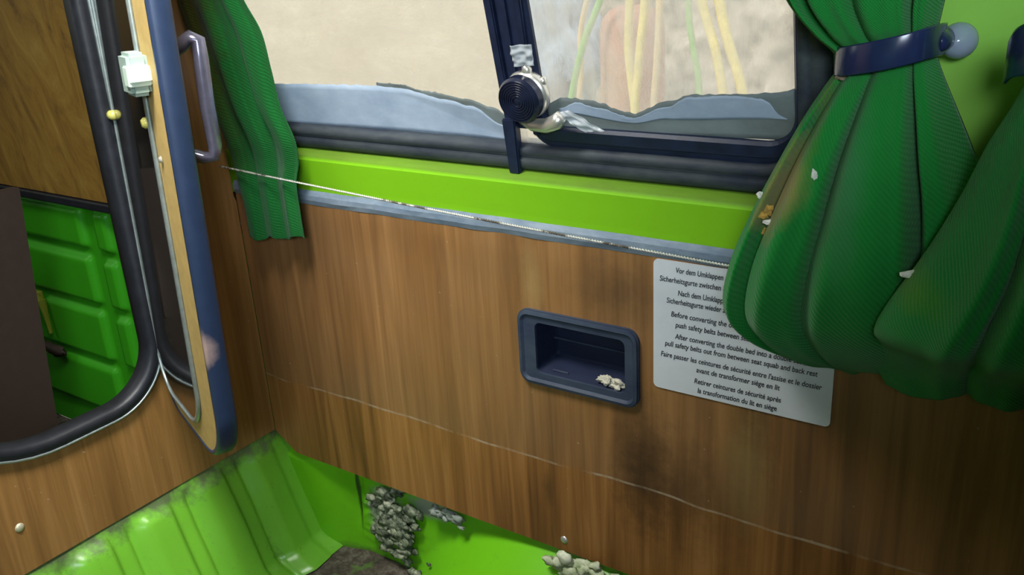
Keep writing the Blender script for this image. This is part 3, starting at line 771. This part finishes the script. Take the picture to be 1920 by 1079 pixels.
# pull handle on the outer side
bm = bmesh.new()
hp = [(0.195, -0.092, TH), (0.196, -0.090, TH + 0.012), (0.200, -0.084, TH + 0.022), (0.208, -0.076, TH + 0.031), (0.212, -0.080, TH + 0.038), (0.212, -0.10, TH + 0.038), (0.212, -0.150, TH + 0.037), (0.212, -0.200, TH + 0.039), (0.213, -0.211, TH + 0.036), (0.206, -0.212, TH + 0.026), (0.200, -0.206, TH + 0.012), (0.198, -0.204, TH)]
tube(bm, [DP(*q) for q in hp], [0.012, 0.011, 0.0105, 0.009, 0.0095, 0.0105, 0.0105, 0.0100, 0.009, 0.009, 0.010, 0.010], 18, flat=(1.0, 0.8))
link('pull_handle', bm, M['plum'], smooth=True).parent = door
for (s, z, n) in ((0.186, -0.166, -0.004),):
    bm = bmesh.new(); Mx = Matrix.Translation(DP(s, z, n)) @ DN.to_track_quat('Z', 'Y').to_matrix().to_4x4()
    lathe(bm, [(0, -0.006), (0.004, -0.006), (0.0065, -0.003), (0.0065, 0.004), (0, 0.004)], Mx, 18)
    link('mirror_clip', bm, M['clip'], smooth=True).parent = door
bm = bmesh.new(); q = DP(0.212, -0.205, -0.001)
lathe(bm, [(0, -0.003), (0.003, -0.0025), (0.0045, 0)], Matrix.Translation(q) @ DN.to_track_quat('Z', 'Y').to_matrix().to_4x4(), 14)
link('screw_head', bm, M['chrome'], smooth=True).parent = door
p = at(210, 216, 0, XC + 0.010); bm = bmesh.new()
lathe(bm, [(0, 0.008), (0.004, 0.008), (0.0065, 0.004), (0.0065, -0.004), (0, -0.004)], Matrix.Translation(p) @ Matrix.Rotation(PI / 2, 4, 'Y'), 18)
adopt(link('door_buffer', bm, M['clip'], smooth=True), cab)

# ------------------------------------------------------------------ inside the cabinet: the van's side beyond
bm = bmesh.new()
def rel(u, v):
    x = -2.35 + 1.225 * u; z = -0.93 + 0.54 * v
    h = 0.0
    for (z0, z1) in ((-0.497, -0.41), (-0.612, -0.507), (-0.735, -0.622), (-0.86, -0.745)):
        for (x0, x1) in ((-2.2, -1.60), (-1.565, -1.515), (-1.48, -1.15)):
            e = 0.012
            k = sstep(x0, x0 + e, x) * (1 - sstep(x1 - e, x1, x)) * sstep(z0, z0 + e, z) * (1 - sstep(z1 - e, z1, z))
            h = max(h, k)
    return Vector((x, 0.034 - 0.014 * h, z))
field(bm, 260, 120, rel)
for f in bm.faces: f.smooth = True
ob = link('wall_left', bm, M['deep_green'], smooth=True); tag(ob, kind='structure')
bm = bmesh.new()
plate(bm, [(-2.35, -0.383), (-1.13, -0.383), (-1.13, 0.33), (-2.35, 0.33)], [], lambda u, v, t: Vector((u, t - 0.21 * max(0, v + 0.26), v)), 0.004, 0.012)
ob = link('lining_board', bm, M['ochre']); tag(ob, 'stained ochre-brown lining board seen above green metal through the cabinet opening', 'board')
bm = bmesh.new(); box(bm, (-2.35, -0.002, -0.401), (-1.13, 0.03, -0.385), 0.003)
ob = link('trim_2', bm, M['rubber']); tag(ob, kind='structure')
# dark upright board and a small bracket behind the opening
xp = -1.52
e1, e2, e3 = at(36, 352, 0, xp), at(112, 815, 0, xp), at(0, 345, 0, xp)
bm = bmesh.new()
plate(bm, [(-0.93, e1.z), (e1.y, e1.z), (e2.y, e2.z), (e2.y, -0.929), (-0.93, -0.929)], [], lambda u, v, t: Vector((xp - t, u, v)), 0.0, 0.02)
ob = link('upright_board', bm, M['wood_dark']); tag(ob, 'dark brown upright board inside the cabinet opening at the left edge', 'board')
bm = bmesh.new()
bp = [aty(px, py, 0.012) for px, py in ((64, 555), (78, 565), (86, 590), (96, 625))]
tube(bm, bp, [0.010, 0.010, 0.006, 0.004], 10, flat=(1, 0.5)); box(bm, tuple(bp[0] + Vector((-0.016, 0.002, -0.008))), tuple(bp[0] + Vector((0.016, 0.012, 0.010))), 0.003)
tag(link('bracket', bm, plain('olive_bracket', (0.25, 0.28, 0.03), 0.4)), 'small olive-yellow bracket hanging on the green metal inside the cabinet opening', 'bracket')
bm = bmesh.new(); pz = aty(100, 655, 0.006)  # added dark lump, stands in for a dark hole in the metal
lump(bm, pz, (0.045, 0.010, 0.013), 2.2, 0.4, 1.4); 
tag(link('hole_lump', bm, M['wood_dark'], smooth=True), 'small dark lump standing in for a hole in the green metal below the olive bracket', 'hole_lump')

# ------------------------------------------------------------------ ribbed step under the cabinet, lower skin, floor
bm = bmesh.new()
def ribs(u, v):
    y = -1.0 + 1.05 * u; s = v
    x = XC - 0.003 + 0.078 * s; z = -0.734 - 0.20 * s
    # rib spacing of 10 cm, sharp groove at y = -0.085, -0.185, ...
    ph = ((y + 0.085) / 0.10) % 1.0
    h = 0.010 * (sstep(0.03, 0.30, ph) * (1 - sstep(0.62, 0.72, ph)) ) - 0.006 * (math.exp(-((min(ph, 1 - ph)) / 0.045) ** 2))
    h *= sstep(0.02, 0.14, s)
    if y > -0.06: h *= max(0, (0.0 - y) / 0.06)
    f = 1 - sstep(-0.02, 0.045, y) * 0.0
    flare = 0.035 * sstep(0.86, 1.0, s) ** 2
    dent = 0.003 * noise.noise(Vector((y * 9, s * 3, 1)))
    return Vector((x + h + flare + dent, y, z + h * 0.35))
field(bm, 300, 60, ribs)
ob = link('wall_step', bm, M['rib_green'], smooth=True); tag(ob, kind='structure')
bm = bmesh.new()
def skin(u, v):
    x = -1.10 + 2.3 * u; z = -0.96 + 0.26 * v
    r = math.hypot(x + 0.53, z + 1.12)
    h = 0.075 * sstep(0.385, 0.325, r) if False else 0.060 * (1 - sstep(0.30, 0.37, r))
    h -= 0.006 * math.exp(-((r - 0.285) / 0.010) ** 2) + 0.004 * math.exp(-((r - 0.21) / 0.012) ** 2)
    left = 0.020 * (1 - sstep(-1.06, -0.97, x + 0.25 * (z + 0.8)))
    h += left
    h += 0.012 * sstep(-0.90, -0.955, z) if False else 0.0
    h -= 0.006 * math.exp(-((x + 0.955 - 0.12 * (z + 0.83)) / 0.005) ** 2) * sstep(-0.90, -0.86, z)
    pt = math.exp(-(((x + 0.895) / 0.05) ** 2 + ((z + 0.845) / 0.06) ** 2))
    h += 0.010 * pt * (noise.noise(Vector((x * 70, z * 70, 0))) + 0.6 * noise.noise(Vector((x * 150, z * 150, 0))))
    h += 0.003 * noise.noise(Vector((x * 8, z * 8, 3)))
    return Vector((x, 0.026 - min(h, 0.045 if z > -0.775 else 1.0) * (1.0 if z < -0.78 else max(0.0, 1 - (z + 0.78) / 0.012)), z))
field(bm, 420, 90, skin)
ob = link('wall_lower', bm, M['side_green'], smooth=True); tag(ob, kind='structure')
bm = bmesh.new()
def flo(u, v):
    x = -2.42 + 3.74 * u; y = -1.92 + 1.96 * v
    return Vector((x, y, -0.935 + 0.004 * noise.noise(Vector((x * 15, y * 15, 0)))))
field(bm, 200, 110, flo)
ob = link('floor', bm, M['floor'], smooth=True); tag(ob, kind='structure')
# loose crumbly debris
def clump(name, px, py, y, rad, n, mat, label, cat, seed, sz=0.008):
    bm = bmesh.new(); c = aty(px, py, y); rnd = random.Random(seed)
    for k in range(n):
        q = c + Vector((rnd.gauss(0, rad[0]), rnd.uniform(-1, 1) * rad[1], rnd.gauss(0, rad[2])))
        s = sz * rnd.uniform(0.5, 1.3); lump(bm, q, (s * rnd.uniform(0.8, 1.5), s * 0.45, s * rnd.uniform(0.5, 1.0)), rnd.uniform(0, 50), 0.8, 2.0, 2)
    tag(link(name, bm, mat, smooth=True), label, cat, kind='stuff')
deb = NT('crumbly_filler'); dn = deb.noise(deb.map((1, 1, 1)), 55, 5, 0.75)
deb.base(deb.ramp(dn, [(0.40, (0.05, 0.06, 0.04)), (0.52, (0.18, 0.21, 0.14)), (0.66, (0.48, 0.47, 0.36))])); deb.rough(0.95)
clump('crumbled_filler', 738, 985, 0.012, (0.022, 0.005, 0.027), 120, deb.m, 'grey and cream crumbling filler on the green metal below the side panel', 'debris', 4, 0.0085)
woolm = NT('pale_wool'); wn = woolm.noise(woolm.map((1, 1, 1)), 30, 5, 0.7)
woolm.base(woolm.ramp(wn, [(0.35, (0.22, 0.28, 0.12)), (0.6, (0.62, 0.64, 0.50))])); woolm.rough(1.0)
clump('insulation_wool', 1108, 1082, -0.020, (0.024, 0.006, 0.009), 60, woolm.m, 'pale yellowish insulation wool under the panel edge at the bottom of the view', 'debris', 8, 0.009)
clump('insulation_wool', 835, 968, 0.010, (0.020, 0.004, 0.006), 26, plain('grey_wool', (0.24, 0.27, 0.24), 1.0, var=0.4), 'thin grey wisp of insulation wool under the panel beside the crumbling filler', 'debris', 9, 0.007)

# crumbs and lint, placed on the cloth itself
dg = bpy.context.evaluated_depsgraph_get(); dg.update()
def on_surface(px, py):
    d_ = R(px, py).normalized(); ok, loc, nor, idx, ob_, mt = S.ray_cast(dg, CAM, d_)
    return (loc - d_ * 0.0005) if ok else None
def stuck(px, py, size, mat, name, label, cat, group, seed, stretch=(1, 0.5, 1)):
    p_ = on_surface(px, py)
    if p_ is None: return
    bm = bmesh.new(); lump(bm, p_, (size * stretch[0], size * stretch[1], size * stretch[2]), seed, 0.9, 1.7, 2)
    tag(link(name, bm, mat), label, cat, group)
stuck(1437, 392, 0.0055, M['crumb'], 'crumb', 'large orange crumb on the left edge of the band-tied curtain', 'crumb', 'orange crumbs on the tied curtain', 1, (1.1, .6, .9))
stuck(1427, 403, 0.0040, M['crumb'], 'crumb', 'orange crumb at the lower left end of the larger crumb on the tied curtain', 'crumb', 'orange crumbs on the tied curtain', 2, (1.3, .6, .9))
stuck(1432, 434, 0.0034, M['crumb'], 'crumb', 'small orange crumb below the white lint on the tied curtain', 'crumb', 'orange crumbs on the tied curtain', 3)
stuck(1428, 366, 0.0038, M['lint'], 'lint_fleck', 'white lint fleck on the outermost left edge of the tied curtain', 'lint', 'lint flecks on the curtains', 4)
stuck(1443, 416, 0.0042, M['lint'], 'lint_fleck', 'flat white lint fleck between the orange crumbs of the tied curtain', 'lint', 'lint flecks on the curtains', 5, (1.7, .5, .5))
stuck(1527, 328, 0.0036, M['lint'], 'lint_fleck', 'slanted white lint fleck on the fold below the stain of the tied curtain', 'lint', 'lint flecks on the curtains', 6, (.8, .5, 1))
stuck(1708, 515, 0.0055, M['lint'], 'lint_fleck', 'largest grey-white lint tuft, on the right curtain', 'lint', 'lint flecks on the curtains', 7, (1.2, .4, .6))
stuck(1585, 145, 0.0050, plain('brown_fluff', (0.22, 0.16, 0.11), 0.95), 'fluff', 'brown fluff under the left end of the blue curtain band', 'lint', None, 8, (1.5, .6, .7))

# ------------------------------------------------------------------ rest of the van body around the camera, and an added light-blocking wall
def shell(name, a, b, mat):
    bm = bmesh.new(); box(bm, a, b); ob = link(name, bm, mat); tag(ob, kind='structure'); return ob
lin = plain('grey_brown_lining', (0.16, 0.14, 0.11), 0.8)
shell('wall_outer', (-2.42, 0.075, -0.96), (1.32, 0.085, -0.25), M['wood_dark'])
shell('wall_back', (-2.44, -1.92, -0.94), (-2.42, 0.03, 0.42), M['wood_dark'])
shell('ceiling', (-2.42, -1.92, 0.42), (1.32, -0.10, 0.44), lin)
bm = bmesh.new()
plate(bm, [(-2.42, -0.935), (1.32, -0.935), (1.32, 0.42), (-2.42, 0.42)], [rrect(0.1, 0.9, -0.10, 0.35, 0.05)], lambda u, v, t: Vector((u, -1.92 - t, v)), 0, 0.02)
ob = link('wall_far', bm, M['body_green']); tag(ob, kind='structure')
shell('wall_light_blocker', (0.10, -1.35, -0.93), (0.12, -0.04, 0.02), M['wood_dark'])  # unseen wall, added and raised to keep light off the lower right
shell('wall_front', (1.32, -1.92, -0.94), (1.34, 0.0, 0.42), lin)

# ------------------------------------------------------------------ outside, seen through the dusty glass
def mk_ground(name, a, b, c_, sc):
    t = NT(name); n1 = t.noise(t.map((1, 1, 1)), sc, 8, 0.75); n2 = t.noise(t.map((1, 1, 1)), sc * 0.2, 4, 0.6)
    f = t.math('ADD', t.math('MULTIPLY', n1, 0.6), t.math('MULTIPLY', n2, 0.4))
    t.base(t.ramp(f, [(0.36, a), (0.5, b), (0.64, c_)])); t.rough(0.95); t.bump(n1, 0.6, 0.02); return t.m
gm = mk_ground('dry_earth', (0.30, 0.25, 0.18), (0.46, 0.40, 0.31), (0.60, 0.55, 0.46), 6)
bm = bmesh.new()
field(bm, 120, 60, lambda u, v: Vector((-9 + 13 * u, 0.12 + 3.4 * v, -1.15 + 0.05 * noise.noise(Vector((u * 14, v * 9, 0))))))
ob = link('ground', bm, gm, smooth=True); tag(ob, kind='structure')
stone = mk_ground('dry_stone_bank', (0.20, 0.17, 0.13), (0.44, 0.38, 0.30), (0.68, 0.63, 0.53), 9)
bm = bmesh.new()
def bank(u, v):
    x = -1.85 + 2.7 * u; z = -1.15 + 1.5 * v
    q = Vector((x * 5, z * 5, 0))
    return Vector((x, 1.75 + 0.55 * v + 0.10 * noise.noise(q) + 0.06 * noise.noise(q * 2.7) + 0.03 * noise.noise(q * 6), z))
field(bm, 200, 110, bank)
tag(link('stone_bank', bm, stone, smooth=True), 'rough pale stone and earth bank outside the right half of the window', 'bank')
plas = mk_ground('plastered_wall', (0.42, 0.37, 0.27), (0.54, 0.49, 0.38), (0.66, 0.61, 0.50), 2.2)
bm = bmesh.new()
def pw(u, v):
    x = -7.5 + 5.9 * u; z = -1.15 + 1.8 * v
    return Vector((x, 2.75 + 0.03 * noise.noise(Vector((x * 2, z * 2, 5))), z))
field(bm, 120, 50, pw)
ob = link('plastered_wall', bm, plas, smooth=True); ob.modifiers.new('thick', 'SOLIDIFY').thickness = 0.15
tag(ob, 'pale beige plastered wall outside the left half of the window', 'wall')
# gas cylinder
cyl = aty(1186, 110, 1.25)
rad = (aty(1240, 110, 1.25) - aty(1132, 110, 1.25)).x / 2
ztop = aty(1186, 6, 1.25).z
gc = empty('gas_cylinder', (cyl.x, 1.25, -1.15)); tag(gc, 'rust-red gas cylinder standing outside the right window pane', 'gas cylinder')
hc = ztop + 1.15
bm = bmesh.new()
lathe(bm, [(0, 0.0), (rad * 0.9, 0.0), (rad * 0.9, 0.03), (rad, 0.06), (rad, hc - rad * 0.8), (rad * 0.93, hc - rad * 0.45), (rad * 0.7, hc - rad * 0.18), (rad * 0.35, hc - rad * 0.03), (0, hc)], Matrix.Identity(4), 40)
link('body', bm, plain('faded_red_paint', (0.42, 0.20, 0.13), 0.6, var=0.2, scale=12), gc, smooth=True)
bm = bmesh.new(); lathe(bm, [(0, hc), (0.022, hc), (0.022, hc + 0.05), (0.035, hc + 0.055), (0.035, hc + 0.075), (0, hc + 0.08)], Matrix.Identity(4), 20)
link('valve', bm, M['chrome'], gc, smooth=True)
# stalks and hoses
def stalk(pts, y, r, mat, name, label, cat, group):
    P = []
    for i in range(25):
        a = catmull([tuple(map(float, q)) for q in pts], i / 24); P.append(aty(a[0], a[1], y))
    P.append(Vector((P[-1].x + 0.02, y, -1.14)))
    bm = bmesh.new(); tube(bm, P, r, 8); tag(link(name, bm, mat, smooth=True), label, cat, group)
ye = plain('dry_yellow_stalk', (0.78, 0.62, 0.18), 0.7, var=0.2); gr = plain('green_stalk', (0.22, 0.50, 0.12), 0.6, var=0.2); tn = plain('tan_stalk', (0.66, 0.48, 0.25), 0.8)
stalk([(1182, -60), (1180, 20), (1178, 90), (1184, 150), (1190, 200)], 1.05, 0.010, ye, 'plant_stalk', 'yellow stalk in front of the middle of the gas cylinder', 'stalk', 'stalks outside the window')
stalk([(1212, -60), (1208, 20), (1200, 90), (1196, 140), (1190, 190)], 1.02, 0.010, ye, 'plant_stalk', 'yellow stalk slanting across the right side of the gas cylinder', 'stalk', 'stalks outside the window')
stalk([(1238, -60), (1236, 30), (1232, 110), (1226, 190)], 1.0, 0.008, tn, 'plant_stalk', 'tan upright stalk along the right edge of the gas cylinder', 'stalk', 'stalks outside the window')
stalk([(1300, -60), (1320, 20), (1340, 90), (1352, 150), (1360, 205)], 1.0, 0.010, ye, 'plant_stalk', 'yellow curved stalk right of the gas cylinder, left of the pair', 'stalk', 'stalks outside the window')
stalk([(1340, -60), (1352, 20), (1366, 80), (1384, 140), (1398, 200)], 1.02, 0.011, ye, 'plant_stalk', 'yellow curved stalk right of the gas cylinder, right of the pair', 'stalk', 'stalks outside the window')
stalk([(1290, -60), (1292, 30), (1300, 90), (1310, 150), (1312, 205)], 1.05, 0.007, gr, 'plant_stalk', 'green upright stalk between the gas cylinder and the yellow pair', 'stalk', 'stalks outside the window')
stalk([(1140, -40), (1118, 20), (1098, 70), (1082, 130), (1070, 190)], 1.0, 0.008, gr, 'plant_stalk', 'green stalk leaning just left of the gas cylinder', 'stalk', 'stalks outside the window')
stalk([(1110, -30), (1096, 20), (1088, 70), (1090, 130), (1084, 200)], 1.1, 0.007, tn, 'plant_stalk', 'thin tan arching stalk left of the leaning green stalk', 'stalk', 'stalks outside the window')
bm = bmesh.new()
c = aty(1050, 70, 1.5)
lump(bm, c, (0.14, 0.10, 0.24), 6.6, 0.4, 1.8, 4)
tag(link('blue_sheeting', bm, plain('pale_blue_sheet', (0.30, 0.38, 0.50), 0.7, var=0.4, scale=20), smooth=True), 'crumpled pale blue sheeting outside, seen just right of the window divider', 'sheet')
for ob in list(bpy.data.objects):
    if ob.type == 'MESH' and ob.users == 0: bpy.data.objects.remove(ob)
